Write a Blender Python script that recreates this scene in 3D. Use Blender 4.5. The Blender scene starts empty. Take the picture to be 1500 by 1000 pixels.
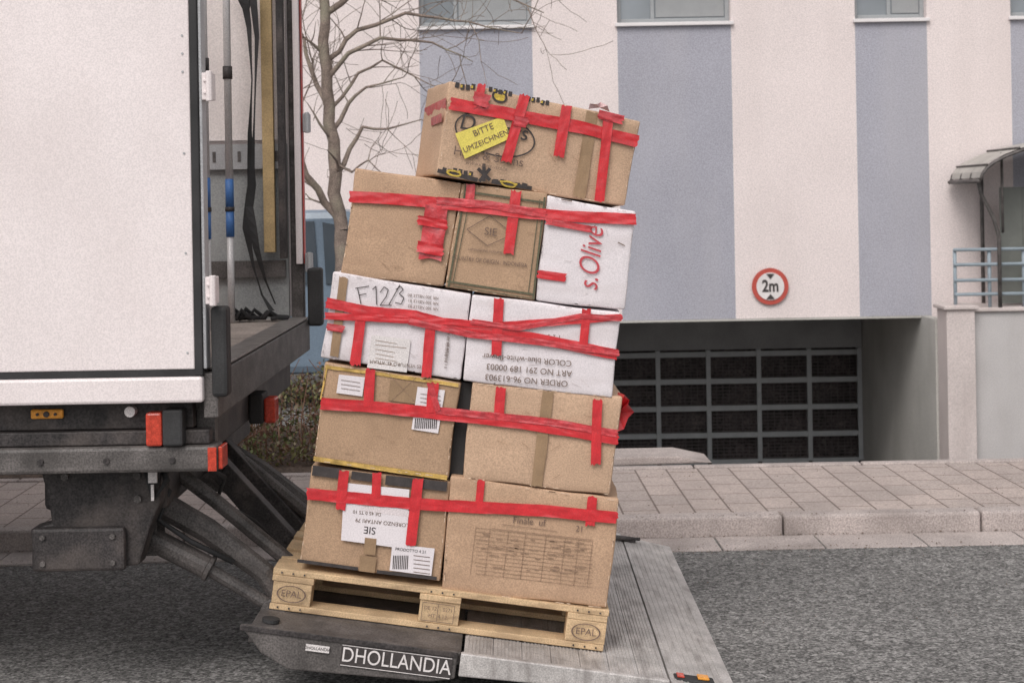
import bpy, bmesh, math, random
from mathutils import Vector, Matrix, noise
random.seed(7)
R=math.radians
S=bpy.context.scene
C=bpy.data.collections.new("scene"); S.collection.children.link(C)

# ------------------------------------------------------------ materials
def M(name,col,rough=.75,var=.10,scale=6,fine=.10,fscale=210,bump=0,bscale=150,metal=0,spec=.4,dirt=None,coat=0):
    m=bpy.data.materials.new(name); m.use_nodes=True
    n=m.node_tree.nodes; l=m.node_tree.links; b=n['Principled BSDF']
    b.inputs['Roughness'].default_value=rough; b.inputs['Metallic'].default_value=metal
    b.inputs['Specular IOR Level'].default_value=spec
    if coat: b.inputs['Coat Weight'].default_value=coat; b.inputs['Coat Roughness'].default_value=.10
    tc=n.new('ShaderNodeTexCoord')
    def ns(sc,det=4):
        t=n.new('ShaderNodeTexNoise'); t.inputs['Scale'].default_value=sc; t.inputs['Detail'].default_value=det
        l.new(tc.outputs['Object'],t.inputs['Vector']); return t
    def mr(t,a,b_):
        r=n.new('ShaderNodeMapRange'); r.inputs[1].default_value=.3; r.inputs[2].default_value=.7
        r.inputs[3].default_value=a; r.inputs[4].default_value=b_; l.new(t.outputs['Fac'],r.inputs[0]); return r
    a=mr(ns(scale),1-var,1+var); f=mr(ns(fscale,1),1-fine*1.7,1+fine*1.7)
    mu=n.new('ShaderNodeMath'); mu.operation='MULTIPLY'; l.new(a.outputs[0],mu.inputs[0]); l.new(f.outputs[0],mu.inputs[1])
    sc=n.new('ShaderNodeVectorMath'); sc.operation='SCALE'; sc.inputs[0].default_value=col; l.new(mu.outputs[0],sc.inputs['Scale'])
    out=sc.outputs[0]
    if dirt:
        dcol,amt,dscale,stretch=dirt
        mp=n.new('ShaderNodeMapping'); mp.inputs['Scale'].default_value=stretch; l.new(tc.outputs['Object'],mp.inputs[0])
        t=n.new('ShaderNodeTexNoise'); t.inputs['Scale'].default_value=dscale; t.inputs['Detail'].default_value=6; l.new(mp.outputs[0],t.inputs['Vector'])
        r=n.new('ShaderNodeMapRange'); r.inputs[1].default_value=.48; r.inputs[2].default_value=.75; r.inputs[3].default_value=0; r.inputs[4].default_value=amt
        l.new(t.outputs['Fac'],r.inputs[0])
        mx=n.new('ShaderNodeMix'); mx.data_type='RGBA'; l.new(r.outputs[0],mx.inputs[0]); l.new(out,mx.inputs[6]); mx.inputs[7].default_value=(*dcol,1)
        out=mx.outputs[2]
    l.new(out,b.inputs['Base Color'])
    if bump:
        t=ns(bscale,5); bp=n.new('ShaderNodeBump'); bp.inputs['Strength'].default_value=bump; bp.inputs['Distance'].default_value=.004
        l.new(t.outputs['Fac'],bp.inputs['Height']); l.new(bp.outputs[0],b.inputs['Normal'])
    return m
m_kraft=[M('cardboard_a',(.495,.325,.215),.8,.09,5,.10,bump=.3,bscale=30,dirt=((.32,.20,.13),.5,3,(1,1,3))),
         M('cardboard_b',(.54,.365,.25),.8,.10,4,.10,bump=.3,bscale=35,dirt=((.39,.255,.165),.5,4,(1,1,2))),
         M('cardboard_c',(.45,.295,.19),.8,.10,6,.10,bump=.3,bscale=32,dirt=((.29,.185,.115),.55,3,(2,1,1)))]
m_wear=M('worn_cardboard_edge',(.66,.50,.37),.85,.25,40,.1)
m_wbox=M('white_cardboard',(.75,.69,.71),.7,.06,5,.06,bump=.3,bscale=28,dirt=((.50,.43,.42),.5,4,(1,1,3)))
m_red=M('red_tape',(.60,.028,.036),.28,.16,25,.06,bump=.5,bscale=30,spec=.5,coat=.7)
m_redt=M('red_tape_dull',(.54,.045,.055),.30,.28,30,.06,bump=.9,bscale=45,spec=.5,coat=.8)
m_brown=M('brown_tape',(.32,.21,.125),.35,.12,20,.06)
m_yel=M('yellow_tape',(.54,.35,.10),.5,.35,30,.08)
m_blk=M('black_print',(.055,.046,.045),.7,.25,40)
m_ink=M('ink',(.17,.115,.09),.8,.35,60)
m_inkr=M('red_ink',(.52,.07,.085),.7,.1)
m_label=M('paper_label',(.77,.71,.73),.6,.05,6,.05)
m_ylab=M('yellow_label',(.78,.65,.14),.55,.08,20,.07)
m_yorn=M('yellow_print',(.58,.41,.07),.6,.3,60)
m_wood=M('pallet_wood',(.58,.41,.245),.8,.18,9,.11,bump=.4,bscale=60,dirt=((.29,.19,.115),.7,6,(1,1,8)))
m_truck=M('truck_white_paint',(.80,.72,.715),.45,.03,2,.06,190,.04,20,dirt=((.56,.47,.45),.28,2.2,(1,1,.5)))
m_dark=M('dark_steel',(.042,.036,.036),.6,.4,10,.3,150,.3,60,dirt=((.15,.12,.105),.6,5,(1,1,1)))
m_dark2=M('worn_grey_steel',(.11,.098,.094),.55,.35,10,.22,150,.2,60,dirt=((.045,.04,.037),.7,6,(1,1,3)))
m_rub=M('black_rubber',(.033,.032,.033),.7,.3)
m_alu=M('aluminium',(.50,.47,.455),.5,.2,8,.14,200,.2,90,metal=.2,dirt=((.19,.165,.155),.8,5,(4,1,1)))
m_steel=M('galvanised_steel',(.42,.42,.43),.5,.1,10,metal=.3)
m_lens=M('red_lens',(.52,.06,.035),.25,.25,60)
m_orange=M('orange_lens',(.76,.32,.05),.3,.15,60)
m_plate=M('plate_white',(.72,.67,.66),.5,.1)

# ------------------------------------------------------------ mesh helpers
def mk(name,bm,mats,parent=None,smooth=False,bevel=0,recenter=True,seg=2):
    me=bpy.data.meshes.new(name)
    bmesh.ops.recalc_face_normals(bm,faces=bm.faces[:]) if len(bm.faces) else None
    bm.to_mesh(me); bm.free()
    if not isinstance(mats,(list,tuple)): mats=[mats]
    for m in mats: me.materials.append(m)
    o=bpy.data.objects.new(name,me); C.objects.link(o)
    if recenter and len(me.vertices):
        xs=[v.co for v in me.vertices]
        c=Vector([(min(v[i] for v in xs)+max(v[i] for v in xs))/2 for i in range(3)])
        me.transform(Matrix.Translation(-c)); o.location=c
    if smooth:
        for p in me.polygons: p.use_smooth=True
    if bevel:
        b=o.modifiers.new('bevel','BEVEL'); b.width=bevel; b.segments=seg; b.limit_method='ANGLE'; b.angle_limit=R(40)
    if parent: par(o,parent)
    return o
def par(o,p):
    bpy.context.view_layer.update()
    o.parent=p; o.matrix_parent_inverse=p.matrix_world.inverted()
def empty(name,loc=(0,0,0)):
    e=bpy.data.objects.new(name,None); C.objects.link(e); e.location=loc; e.empty_display_size=.2
    return e
def bx(bm,x0,x1,y0,y1,z0,z1,T=None,mi=0):
    P=[(x0,y0,z0),(x1,y0,z0),(x1,y1,z0),(x0,y1,z0),(x0,y0,z1),(x1,y0,z1),(x1,y1,z1),(x0,y1,z1)]
    if T: P=[T(*p) for p in P]
    v=[bm.verts.new(p) for p in P]
    for f in ((0,3,2,1),(4,5,6,7),(0,1,5,4),(1,2,6,5),(2,3,7,6),(3,0,4,7)):
        q=bm.faces.new([v[i] for i in f]); q.material_index=mi
def prism(bm,poly,y0,y1,T=None,mi=0):   # poly in XZ extruded along Y
    a=[bm.verts.new(T(x,y0,z) if T else (x,y0,z)) for x,z in poly]; b=[bm.verts.new(T(x,y1,z) if T else (x,y1,z)) for x,z in poly]
    n=len(poly); bm.faces.new(a).material_index=mi; bm.faces.new(b[::-1]).material_index=mi
    for i in range(n): bm.faces.new((a[i],b[i],b[(i+1)%n],a[(i+1)%n])).material_index=mi
def tube(bm,pts,rad,n=8,mi=0,cap=True):
    pts=[Vector(p) for p in pts]
    if not isinstance(rad,(list,tuple)): rad=[rad]*len(pts)
    rings=[]
    for i,p in enumerate(pts):
        d=(pts[min(i+1,len(pts)-1)]-pts[max(i-1,0)]).normalized()
        a=d.cross(Vector((0,1,0)));
        if a.length<.05: a=d.cross(Vector((1,0,0)))
        a.normalize(); b=d.cross(a)
        rings.append([bm.verts.new(p+rad[i]*(math.cos(t*2*math.pi/n)*a+math.sin(t*2*math.pi/n)*b)) for t in range(n)])
    for r,s in zip(rings,rings[1:]):
        for i in range(n): bm.faces.new((r[i],r[(i+1)%n],s[(i+1)%n],s[i])).material_index=mi
    if cap:
        bm.faces.new(rings[0][::-1]).material_index=mi; bm.faces.new(rings[-1]).material_index=mi
def one(name,args,mat,parent=None,bevel=0,T=None):
    bm=bmesh.new(); bx(bm,*args,T=T); return mk(name,bm,mat,parent,bevel=bevel)
def text(name,s,loc,size,mat,tilt=0,yaw=0,parent=None,shear=0,sx=1,off=0,align='CENTER'):
    c=bpy.data.curves.new(name,'FONT'); c.body=s; c.size=size; c.align_x=align; c.align_y='CENTER'; c.shear=shear; c.offset=off
    c.materials.append(mat); o=bpy.data.objects.new(name,c); C.objects.link(o)
    o.location=loc; o.rotation_euler=(R(90),R(tilt),R(yaw)); o.scale=(sx,1,1)
    if parent: par(o,parent)
    return o

# elevation survey of the load: sketch units -> metres on an upright plane y metres away from the kerb-side datum
EYE=1.7
def E(a,b,y=5.55):
    u=a-750; v=b-500; k=y/2300
    return Vector(((u-.0175*v)*k, y, EYE-(v+.0175*u+204)*k))

# ------------------------------------------------------------ ground, road, pavement
def ground_mat():
    m=M('asphalt',(.152,.146,.142),.9,.14,.9,.14,70,.6,90,dirt=((.10,.096,.093),.55,1.1,(.5,1,1)))
    n=m.node_tree.nodes; l=m.node_tree.links; b=n['Principled BSDF']
    tc=n.new('ShaderNodeTexCoord'); src=b.inputs['Base Color'].links[0].from_socket
    for s,lo,hi in ((110,.40,1.85),(45,.68,1.4)):
        vo=n.new('ShaderNodeTexVoronoi'); vo.inputs['Scale'].default_value=s
        l.new(tc.outputs['Object'],vo.inputs['Vector'])
        sx=n.new('ShaderNodeSeparateColor'); l.new(vo.outputs['Color'],sx.inputs[0])
        r=n.new('ShaderNodeMapRange'); r.inputs[1].default_value=0; r.inputs[2].default_value=1; r.inputs[3].default_value=lo; r.inputs[4].default_value=hi
        l.new(sx.outputs[0],r.inputs[0])
        s2=n.new('ShaderNodeVectorMath'); s2.operation='SCALE'; l.new(src,s2.inputs[0]); l.new(r.outputs[0],s2.inputs['Scale']); src=s2.outputs[0]
    l.new(src,b.inputs['Base Color']); return m
m_asph=ground_mat()
bm=bmesh.new()
xs=[-250,-60,-20,-.95,-.92,6,20,60,250]; ys=[-200,-30,0,5,9.2,10,15,20,24.7,60,300]
def gz(x,y):
    if x<-.93 or y<9.3: return -0.0
    return {10:-.2,15:-1.15,20:-2.0,24.7:-2.6,60:-2.6,300:-2.6}[y]
g=[[bm.verts.new((x,y,gz(x,y))) for y in ys] for x in xs]
for i in range(len(xs)-1):
    for j in range(len(ys)-1): bm.faces.new((g[i][j],g[i+1][j],g[i+1][j+1],g[i][j+1]))
mk('ground',bm,m_asph,recenter=False)

def paver_mat():
    m=M('pavers',(.44,.375,.35),.9,.13,1.5,.14,110,.4,80,dirt=((.28,.24,.225),.6,1.6,(1,1,1)))
    n=m.node_tree.nodes; l=m.node_tree.links; b=n['Principled BSDF']
    tc=n.new('ShaderNodeTexCoord'); mp=n.new('ShaderNodeMapping'); mp.inputs['Rotation'].default_value=(0,0,R(90)); l.new(tc.outputs['Object'],mp.inputs[0])
    br=n.new('ShaderNodeTexBrick'); l.new(mp.outputs[0],br.inputs['Vector'])
    br.inputs['Scale'].default_value=1; br.inputs['Brick Width'].default_value=.28; br.inputs['Row Height'].default_value=.185
    br.inputs['Mortar Size'].default_value=.006; br.inputs['Mortar Smooth'].default_value=.3
    br.inputs['Color1'].default_value=(.93,.92,.91,1); br.inputs['Color2'].default_value=(1.08,1.05,1.03,1); br.inputs['Mortar'].default_value=(.42,.38,.36,1)
    src=b.inputs['Base Color'].links[0].from_socket
    mx=n.new('ShaderNodeVectorMath'); mx.operation='MULTIPLY'; l.new(src,mx.inputs[0]); l.new(br.outputs['Color'],mx.inputs[1]); l.new(mx.outputs[0],b.inputs['Base Color'])
    return m
m_kerb=M('kerb_concrete',(.44,.38,.36),.9,.14,4,.15,120,.4,80,dirt=((.22,.185,.17),.6,3,(1,1,1)))
sw=empty('sidewalk',(0,7.85,0))
bm=bmesh.new(); bx(bm,-60,60,7.975,9.3,-.4,.10); mk('pavers',bm,paver_mat(),sw)
bm=bmesh.new()
for i in range(-30,31): bx(bm,i+.35,i+1.343,7.85,7.97,-.2,.108+random.uniform(-.003,.003))
mk('kerb_stones',bm,m_kerb,sw,bevel=.018,seg=3)
bm=bmesh.new()
for i in range(-60,61):bx(bm,i*.5,i*.5+.49,7.56,7.845,-.1,.006+random.uniform(0,.004))
mk('gutter_slabs',bm,m_kerb,sw,bevel=.004)
bm=bmesh.new()
for i in range(-30,31): bx(bm,i+.1,i+1.09,9.305,9.38,-.4,.112)
mk('back_edging',bm,m_kerb,sw,bevel=.008)
bm=bmesh.new(); prism(bm,[(.2,.10),(.3,.16),(1.02,.16),(1.22,.115)],9.4,9.75); mk('drive_edge_stone',bm,m_kerb,sw,bevel=.01)
bm=bmesh.new()
for i in range(3200):
    x=random.uniform(-4,6); y=random.choice((random.gauss(7.84,.012),random.gauss(7.55,.03),random.uniform(6.2,9.2)))
    z=.012 if y<7.846 else (.111 if y<7.972 else .102)
    if y<7.555: z=.003
    s=random.uniform(.002,.007); t=random.random()*6
    bm.faces.new([bm.verts.new((x+s*math.cos(t+k*2.09),y+s*math.sin(t+k*2.09),z+.002*k)) for k in range(3)])
mk('grit',bm,M('grit_brown',(.14,.10,.075),.9,.5,20),sw)
sw.rotation_euler=(0,0,R(1.0))
one('retaining_wall',(-1.05,-.9,9.45,24.5,-2.8,.16),M('concrete_wall',(.38,.36,.34),.9,.12,2),bevel=.01)

# ------------------------------------------------------------ office building with striped facade
m_pw=M('plaster_white',(.76,.67,.655),.95,.04,.8,.11,75,.8,45,dirt=((.58,.50,.48),.34,.6,(2,1,.25)))
m_pb=M('plaster_bluegrey',(.375,.37,.42),.95,.06,.9,.15,75,.8,45,dirt=((.47,.45,.475),.45,.6,(2,1,.25)))
m_frame=M('window_frame',(.32,.33,.34),.5,.05)
m_sill=M('sill_metal',(.76,.72,.72),.4,.03)
m_glass=M('window_glass',(.20,.22,.24),.12,.25,1.2,0,50,spec=.8)
m_blind=M('window_blind',(.30,.305,.31),.8,.05)
b_=empty('striped_office_building',(2,21,0))
stripes=[(-12,-10.6),(-8.4,-7.0),(-4.9,-3.4),(-1.17,.34),(1.48,3.0),(4.66,5.62),(6.74,8.2),(9.6,11.0),(12.4,14)]
cols=[];x=-14
for a,b in stripes:
    cols.append((x,a,0)); cols.append((a,b,1)); x=b
cols.append((x,18,0))
GX0,GX1=-.9,5.60; ZB=.09
Y0=21; bw=bmesh.new(); bb=bmesh.new(); fr=bmesh.new(); gl=bmesh.new(); bl=bmesh.new(); si=bmesh.new()
def wallpart(x0,x1,z0,z1,st):
    bx(bb if st else bw,x0,x1,Y0,Y0+.35,z0,z1)
for x0,x1,st in cols:
    for a,b in ((x0,min(x1,GX0)),(max(x0,GX1),x1)):
        if b>a: wallpart(a,b,-3,ZB,st)
    wallpart(x0,x1,ZB,4.05,st)
    for fl in range(3):
        z=4.05+fl*3.3
        if st:
            zt=z+1.75; wallpart(x0,x1,zt,z+3.3,st)
            bx(si,x0-.03,x1+.03,Y0-.06,Y0+.1,z-.035,z+.012)
            yb=Y0+.13
            for fx0,fx1,fz0,fz1 in ((x0,x0+.06,z+.012,zt),(x1-.06,x1,z+.012,zt),(x0+.06,x1-.06,z+.012,z+.08),(x0+.06,x1-.06,zt-.07,zt),(x0+.46,x0+.51,z+.08,zt-.07)):
                bx(fr,fx0,fx1,yb,yb+.06,fz0,fz1)
            bx(gl,x0+.06,x1-.06,yb+.025,yb+.035,z+.08,zt-.07)
            bx(bl,x0+.53,x1-.07,yb+.012,yb+.02,z+.10,zt-.07)
            bx(bw,x0,x1,Y0+.3,Y0+.35,z,zt)
        else: wallpart(x0,x1,z,z+3.3,0)
mk('plaster_walls',bw,m_pw,b_); mk('plaster_stripes',bb,m_pb,b_); mk('window_frames',fr,m_frame,b_,bevel=.006)
mk('window_panes',gl,m_glass,b_); mk('window_blinds',bl,m_blind,b_); mk('window_sills',si,m_sill,b_,bevel=.005)
one('roof_and_body',(-14,18,26,36,-3,14),m_pw,b_); 
one('roof_slab',(-14.2,18.2,20.9,36,13.97,14.3),m_frame,b_)
one('side_wall_left',(-14,-13.7,21.35,26,-3,13.95),m_pw,b_); one('side_wall_right',(17.7,18,21.35,26,-3,13.95),m_pw,b_)
m_conc=M('garage_concrete',(.50,.48,.45),.9,.08,1.5,.10,80,.3,40,dirt=((.30,.29,.26),.5,1.2,(1,1,.3)))
one('beam_edge_trim',(GX0,GX1,20.985,21.36,.06,.087),m_conc,b_)
one('garage_ceiling',(GX0-.3,GX1+.3,21.36,25.2,.09,.3),m_conc,b_)
one('garage_wall_right',(5.48,5.60,20.32,24.9,-3,.085),m_conc,b_)
one('garage_wall_left',(-1.2,-.9,21.37,24.9,-3,.085),m_conc,b_)
one('garage_lintel',(-.89,5.47,24.55,24.8,-.66,.08),M('lintel_grey',(.32,.315,.32),.8,.15,2,.12,80),b_)
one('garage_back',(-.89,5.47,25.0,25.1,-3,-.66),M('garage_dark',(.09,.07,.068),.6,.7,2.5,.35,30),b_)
bm=bmesh.new(); n=8; p=.79
for i in range(n+1):
    x=5.44-i*p; bx(bm,x-.035,x+.035,24.6,24.66,-2.43,-.67)
for j in range(5):
    z=-.74-.4225*j
    for i in range(n): bx(bm,5.44-(i+1)*p+.036,5.44-i*p-.036,24.605,24.655,z-.04,z+.04)
mk('garage_door_frame',bm,M('door_alu',(.44,.45,.46),.5,.08),b_)
bm=bmesh.new()
for j in range(4):
    for k in range(1,8): 
        z=-.74-.4225*j-.053*k; bx(bm,-.8,5.4,24.68,24.69,z-.006,z+.006)
for k in range(62): bx(bm,-.8+k*.1,-.79+k*.1,24.695,24.70,-2.43,-.7)
mk('garage_door_mesh',bm,M('door_mesh',(.13,.11,.11),.6,.3),b_)
one('garage_threshold',(-.89,5.47,24.3,24.72,-2.62,-2.47),m_dark,b_)

m_pier=M('pier_concrete',(.60,.525,.505),.9,.06,2,.10,100,.3,40,dirt=((.38,.32,.30),.5,1.5,(2,1,.4)))
tw=empty('terrace_wall',(6,20,0))
one('pier',(5.50,5.86,19.85,20.3,-2.8,.24),m_pier,tw,bevel=.01); one('pier_cap',(5.46,5.90,19.81,20.34,.243,.29),m_pier,tw,bevel=.01)
one('wall',(5.865,18,20.0,20.98,-2.8,.20),M('terrace_render',(.50,.475,.47),.9,.06,2,.10,100,.3,40,dirt=((.36,.33,.32),.5,1.2,(2,1,.4))),tw,bevel=.01)
one('coping',(5.87,18,19.95,20.97,.203,.25),m_pier,tw,bevel=.01)
rl=bmesh.new()
for z in (.99,.80,.60,.42): tube(rl,[(5.66,20.05,z),(17.9,20.05,z)],.022,8)
for i in range(14):
    x=5.68+i*.44 if i<3 else 6.56+(i-2)*.95
    tube(rl,[(x,20.08,.2),(x,20.08,1.0)],.024,8)
mk('metal_railing',rl,M('railing_paint',(.28,.33,.37),.5,.1),smooth=True)
sh=empty('bicycle_shelter',(7,20.5,0.25))
bm=bmesh.new()
arc=[(5.88+ (1-math.cos(t))*2.2*.95, 1.90+math.sin(t)*.55) for t in [R(4*i) for i in range(0,45,2)]]
for (xa,za),(xb,zb) in zip(arc,arc[1:]):
    vs=[bm.verts.new(q) for q in ((xa,19.6,za),(xb,19.6,zb),(xb,20.9,zb),(xa,20.9,za))]; bm.faces.new(vs)
mk('roof_sheet',bm,M('roof_plastic',(.40,.38,.35),.4,.2,3),sh)
bm=bmesh.new()
for y in (19.58,20.02,20.46,20.9): tube(bm,[(x,y,z-.03) for x,z in arc],.020,6)
tube(bm,[(5.86,19.58,1.86),(5.86,20.9,1.86)],.028,6)
for k in range(2,len(arc),3): tube(bm,[(arc[k][0],19.57,arc[k][1]+.012),(arc[k][0],20.9,arc[k][1]+.012)],.014,6)
tube(bm,[(6.22,19.98,.25),(6.22,19.98,1.15),(6.15,19.98,1.4),(6.0,19.98,1.7),(5.96,19.98,1.9)],.026,8)
tube(bm,[(6.27,19.98,1.2),(6.27,19.98,2.22)],.018,6)
for y in (19.98,20.85): tube(bm,[(9.8,y,.25),(9.8,y,2.3)],.035,8)
tube(bm,[(6.27,20.85,.25),(6.27,20.85,2.2)],.026,8)
mk('frame',bm,m_dark2,sh,smooth=True)
bm=bmesh.new()
for i in range(12): bx(bm,6.34+i*.29,6.34+i*.29+.285,20.3,20.33,.28,1.78)
mk('wall_panels',bm,M('shelter_panel',(.16,.165,.15),.6,.1),sh)

hs=empty('height_limit_sign',(3.47,20.95,.52))
def disc(name,x,y,z,r,mat,par_,th=.008):
    bm=bmesh.new(); prism(bm,[(x+r*math.cos(t*math.pi/24),z+r*math.sin(t*math.pi/24)) for t in range(48)],y,y+th); return mk(name,bm,mat,par_)
sx,sz=3.46,.515
disc('red_ring',sx,20.960,sz,.245,M('sign_red',(.48,.08,.06),.5,.08),hs); disc('white_face',sx,20.950,sz,.185,m_plate,hs)
text('clearance_text','2m',(sx,20.944,sz),.22,m_blk,parent=hs,sx=.80,off=.006)
bm=bmesh.new(); prism(bm,[(sx-.055,sz+.168),(sx+.055,sz+.168),(sx,sz+.10)],20.94,20.946); prism(bm,[(sx-.055,sz-.168),(sx+.055,sz-.168),(sx,sz-.10)],20.94,20.946); mk('arrows',bm,m_blk,hs)

# ------------------------------------------------------------ load: cartons
TH=8.3
def carton(quad,mat,depth=.4,y0=5.55,y1=None,yaw=0,name='cardboard_box'):
    y1=y0 if y1 is None else y1
    BL,BR,TR,TL=[E(a,b,y) for (a,b),y in zip(quad,(y0,y1,y1,y0))]
    dv=Vector((-math.sin(R(yaw)),math.cos(R(yaw)),0))*depth
    bm=bmesh.new(); P=[BL,BR,TR,TL]; v=[bm.verts.new(p) for p in P]+[bm.verts.new(p+dv) for p in P]
    for f in ((0,1,2,3),(5,4,7,6),(4,0,3,7),(1,5,6,2),(3,2,6,7),(4,5,1,0)): bm.faces.new([v[i] for i in f])
    bmesh.ops.subdivide_edges(bm,edges=bm.edges[:],cuts=13,use_grid_fill=True)
    s=random.random()*50
    for w in bm.verts:
        nz=noise.noise_vector(w.co*6+Vector((s,s,s))); n2=noise.noise_vector(w.co*19+Vector((s,0,s)))
        w.co+=Vector((nz.x*.006+n2.x*.0015,nz.y*.0030,nz.z*.006+n2.z*.0015))
    o=mk(name,bm,mat,bevel=.006,smooth=True); o.modifiers['bevel'].angle_limit=R(50)
    return o
k=m_kraft
Q={'R5L':[(438,824),(645,850),(659,706),(457,682)],'R5R':[(647,864),(889,891),(908,731),(661,698)],'R4L':[(459,675),(656,700),(674,561),(476,531)],
'R4R':[(677,700),(893,725),(912,581),(691,559)],'R3L':[(470,524),(676,556),(690,431),(489,399)],'R3R':[(677,557),(897,582),(910,458),(692,432)],
'R2L':[(500,401),(650,420),(677,268),(521,246)],'R2M':[(651,421),(783,440),(801,285),(678,268)],'R2R':[(784,441),(915,453),(932,311),(802,286)],'TOP':[(640,257),(915,303),(938,178),(658,118)]}
R5L=carton(Q['R5L'],k[2],.5,5.555)
R5R=carton(Q['R5R'],k[0],.5)
R4L=carton(Q['R4L'],k[2],.45)
R4R=carton(Q['R4R'],k[1],.45)
R3L=carton(Q['R3L'],m_wbox,.42)
R3R=carton(Q['R3R'],m_wbox,.42,5.545)
R2L=carton(Q['R2L'],k[0],.40)
R2M=carton(Q['R2M'],k[2],.40)
R2R=carton(Q['R2R'],m_wbox,.40)
TOP=carton(Q['TOP'],k[1],.40,5.50,5.66,14)
ytop=lambda a:5.50+(a-650)/(926-650)*.16

def ribbon(pts,w,mat,parent,off=.007,yf=None,name='tape',crumple=.0014):
    """tape strip stuck on the front of the cartons"""
    w*=.86
    P=[Vector(p) for p in pts]; sm=[]
    for a,b in zip(P,P[1:]):
        n=max(1,int((b-a).length/5))
        for i in range(n): sm.append(a.lerp(b,i/n))
    sm.append(P[-1]); bm=bmesh.new(); rows=[]; s=random.random()*99
    for i,p in enumerate(sm):
        d=(sm[min(i+1,len(sm)-1)]-sm[max(i-1,0)]).normalized(); nn=Vector((-d.y,d.x))
        row=[]
        for j in range(7):
            t=j/6-.5
            jit=noise.noise(Vector((i*.20+t*3,t*3,s)))
            ww=w*(1+.08*noise.noise(Vector((i*.10,0,s+5)))+(.04*noise.noise(Vector((i*.9,t*9,s))) if abs(t)>.4 else 0))
            q=p+nn*(t*ww+.8*noise.noise(Vector((i*.12,9,s))))
            if i in(0,len(sm)-1): q+=d*(random.uniform(-2,2))
            y=(yf(q.x) if yf else 5.55)
            e=E(q.x,q.y,y); e.y-=off+abs(jit)*crumple*2.4
            row.append(bm.verts.new(e))
        rows.append(row)
    for r,q in zip(rows,rows[1:]):
        for j in range(6): bm.faces.new((r[j],r[j+1],q[j+1],q[j]))
    return mk(name,bm,mat,parent,smooth=True)
def label(quad,mat,parent,off=.005,yf=None,name='label'):
    bm=bmesh.new(); vs=[]
    for a,b in quad:
        e=E(a,b,yf(a) if yf else 5.55); e.y-=off; vs.append(bm.verts.new(e))
    bm.faces.new(vs); return mk(name,bm,mat,parent)
def lines(segs,w,mat,parent,off=.005,yf=None,name='print'):
    bm=bmesh.new()
    for (x0,y0),(x1,y1) in segs:
        d=Vector((x1-x0,y1-y0)).normalized(); nn=Vector((-d.y,d.x))*w/2; vs=[]
        for q in ((x0+nn.x,y0+nn.y),(x1+nn.x,y1+nn.y),(x1-nn.x,y1-nn.y),(x0-nn.x,y0-nn.y)):
            e=E(q[0],q[1],yf(q[0]) if yf else 5.55); e.y-=off; vs.append(bm.verts.new(e))
        bm.faces.new(vs)
    return mk(name,bm,mat,parent)
def poly(p): return list(zip(p,p[1:]))
def tx(s,a,b,size,mat,parent,tilt=TH,off=.0075,yf=None,yaw=0,name='print_text',**kw):
    e=E(a,b,yf(a) if yf else 5.55); e.y-=off
    return text(name,s,e,size/414.4,mat,tilt-1.0,yaw,parent,**kw)
def blot(a0,a1,b0,b1,n,parent,mat,yf=None,slope=.14,name='print_marks',h=3,off=.0062,L0=5,L1=16):
    segs=[]
    for i in range(n):
        x=random.uniform(a0,a1); y=random.uniform(b0,b1); L=random.uniform(L0,L1); segs.append(((x,y+(x-a0)*slope),(x+L,y+(x+L-a0)*slope)))
    lines(segs,h,mat,parent,off,yf,name)
def oval(cx,cy,rx,ry,tilt=.2):
    pt=[]
    for i in range(33):
        t=i/32*2*math.pi; x=cx+rx*math.cos(t); pt.append((x,cy+ry*math.sin(t)+(x-cx)*tilt))
    return poly(pt)
# scuffed edges and scratches on the kraft cartons
m_scr=M('scratch',(.36,.235,.15),.85,.3,60)
m_scw=M('grey_scuff',(.58,.52,.52),.85,.3,60)
for nm,o in (('R5L',R5L),('R5R',R5R),('R4L',R4L),('R4R',R4R),('R2L',R2L),('R2M',R2M),('TOP',TOP),('R3L',R3L),('R3R',R3R),('R2R',R2R)):
    q=[Vector(p) for p in Q[nm]]; c=sum(q,Vector((0,0)))/4; sg=[]; s2=[]
    white=nm in('R3L','R3R','R2R')
    for a,b in zip(q,q[1:]+q[:1]):
        for i in range(9):
            t=random.random(); L=random.uniform(.01,.05); p0=a.lerp(b,t); p1=a.lerp(b,min(1,t+L))
            sg.append((tuple(p0.lerp(c,.022)),tuple(p1.lerp(c,.022))))
    for i in range(9):
        p0=q[0].lerp(q[1],random.uniform(.08,.9)).lerp(q[3].lerp(q[2],random.uniform(.08,.9)),random.uniform(.08,.9)); an=random.gauss(.14,.5); L=random.uniform(4,22)
        s2.append((tuple(p0),(p0.x+L*math.cos(an),p0.y+L*math.sin(an))))
    yf=ytop if nm=='TOP' else None
    lines(sg,1.0,m_scw if white else m_wear,o,.0062,yf,'edge_wear'); lines(s2,.6,m_scw if white else m_scr,o,.0062,yf,'scratches')

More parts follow.
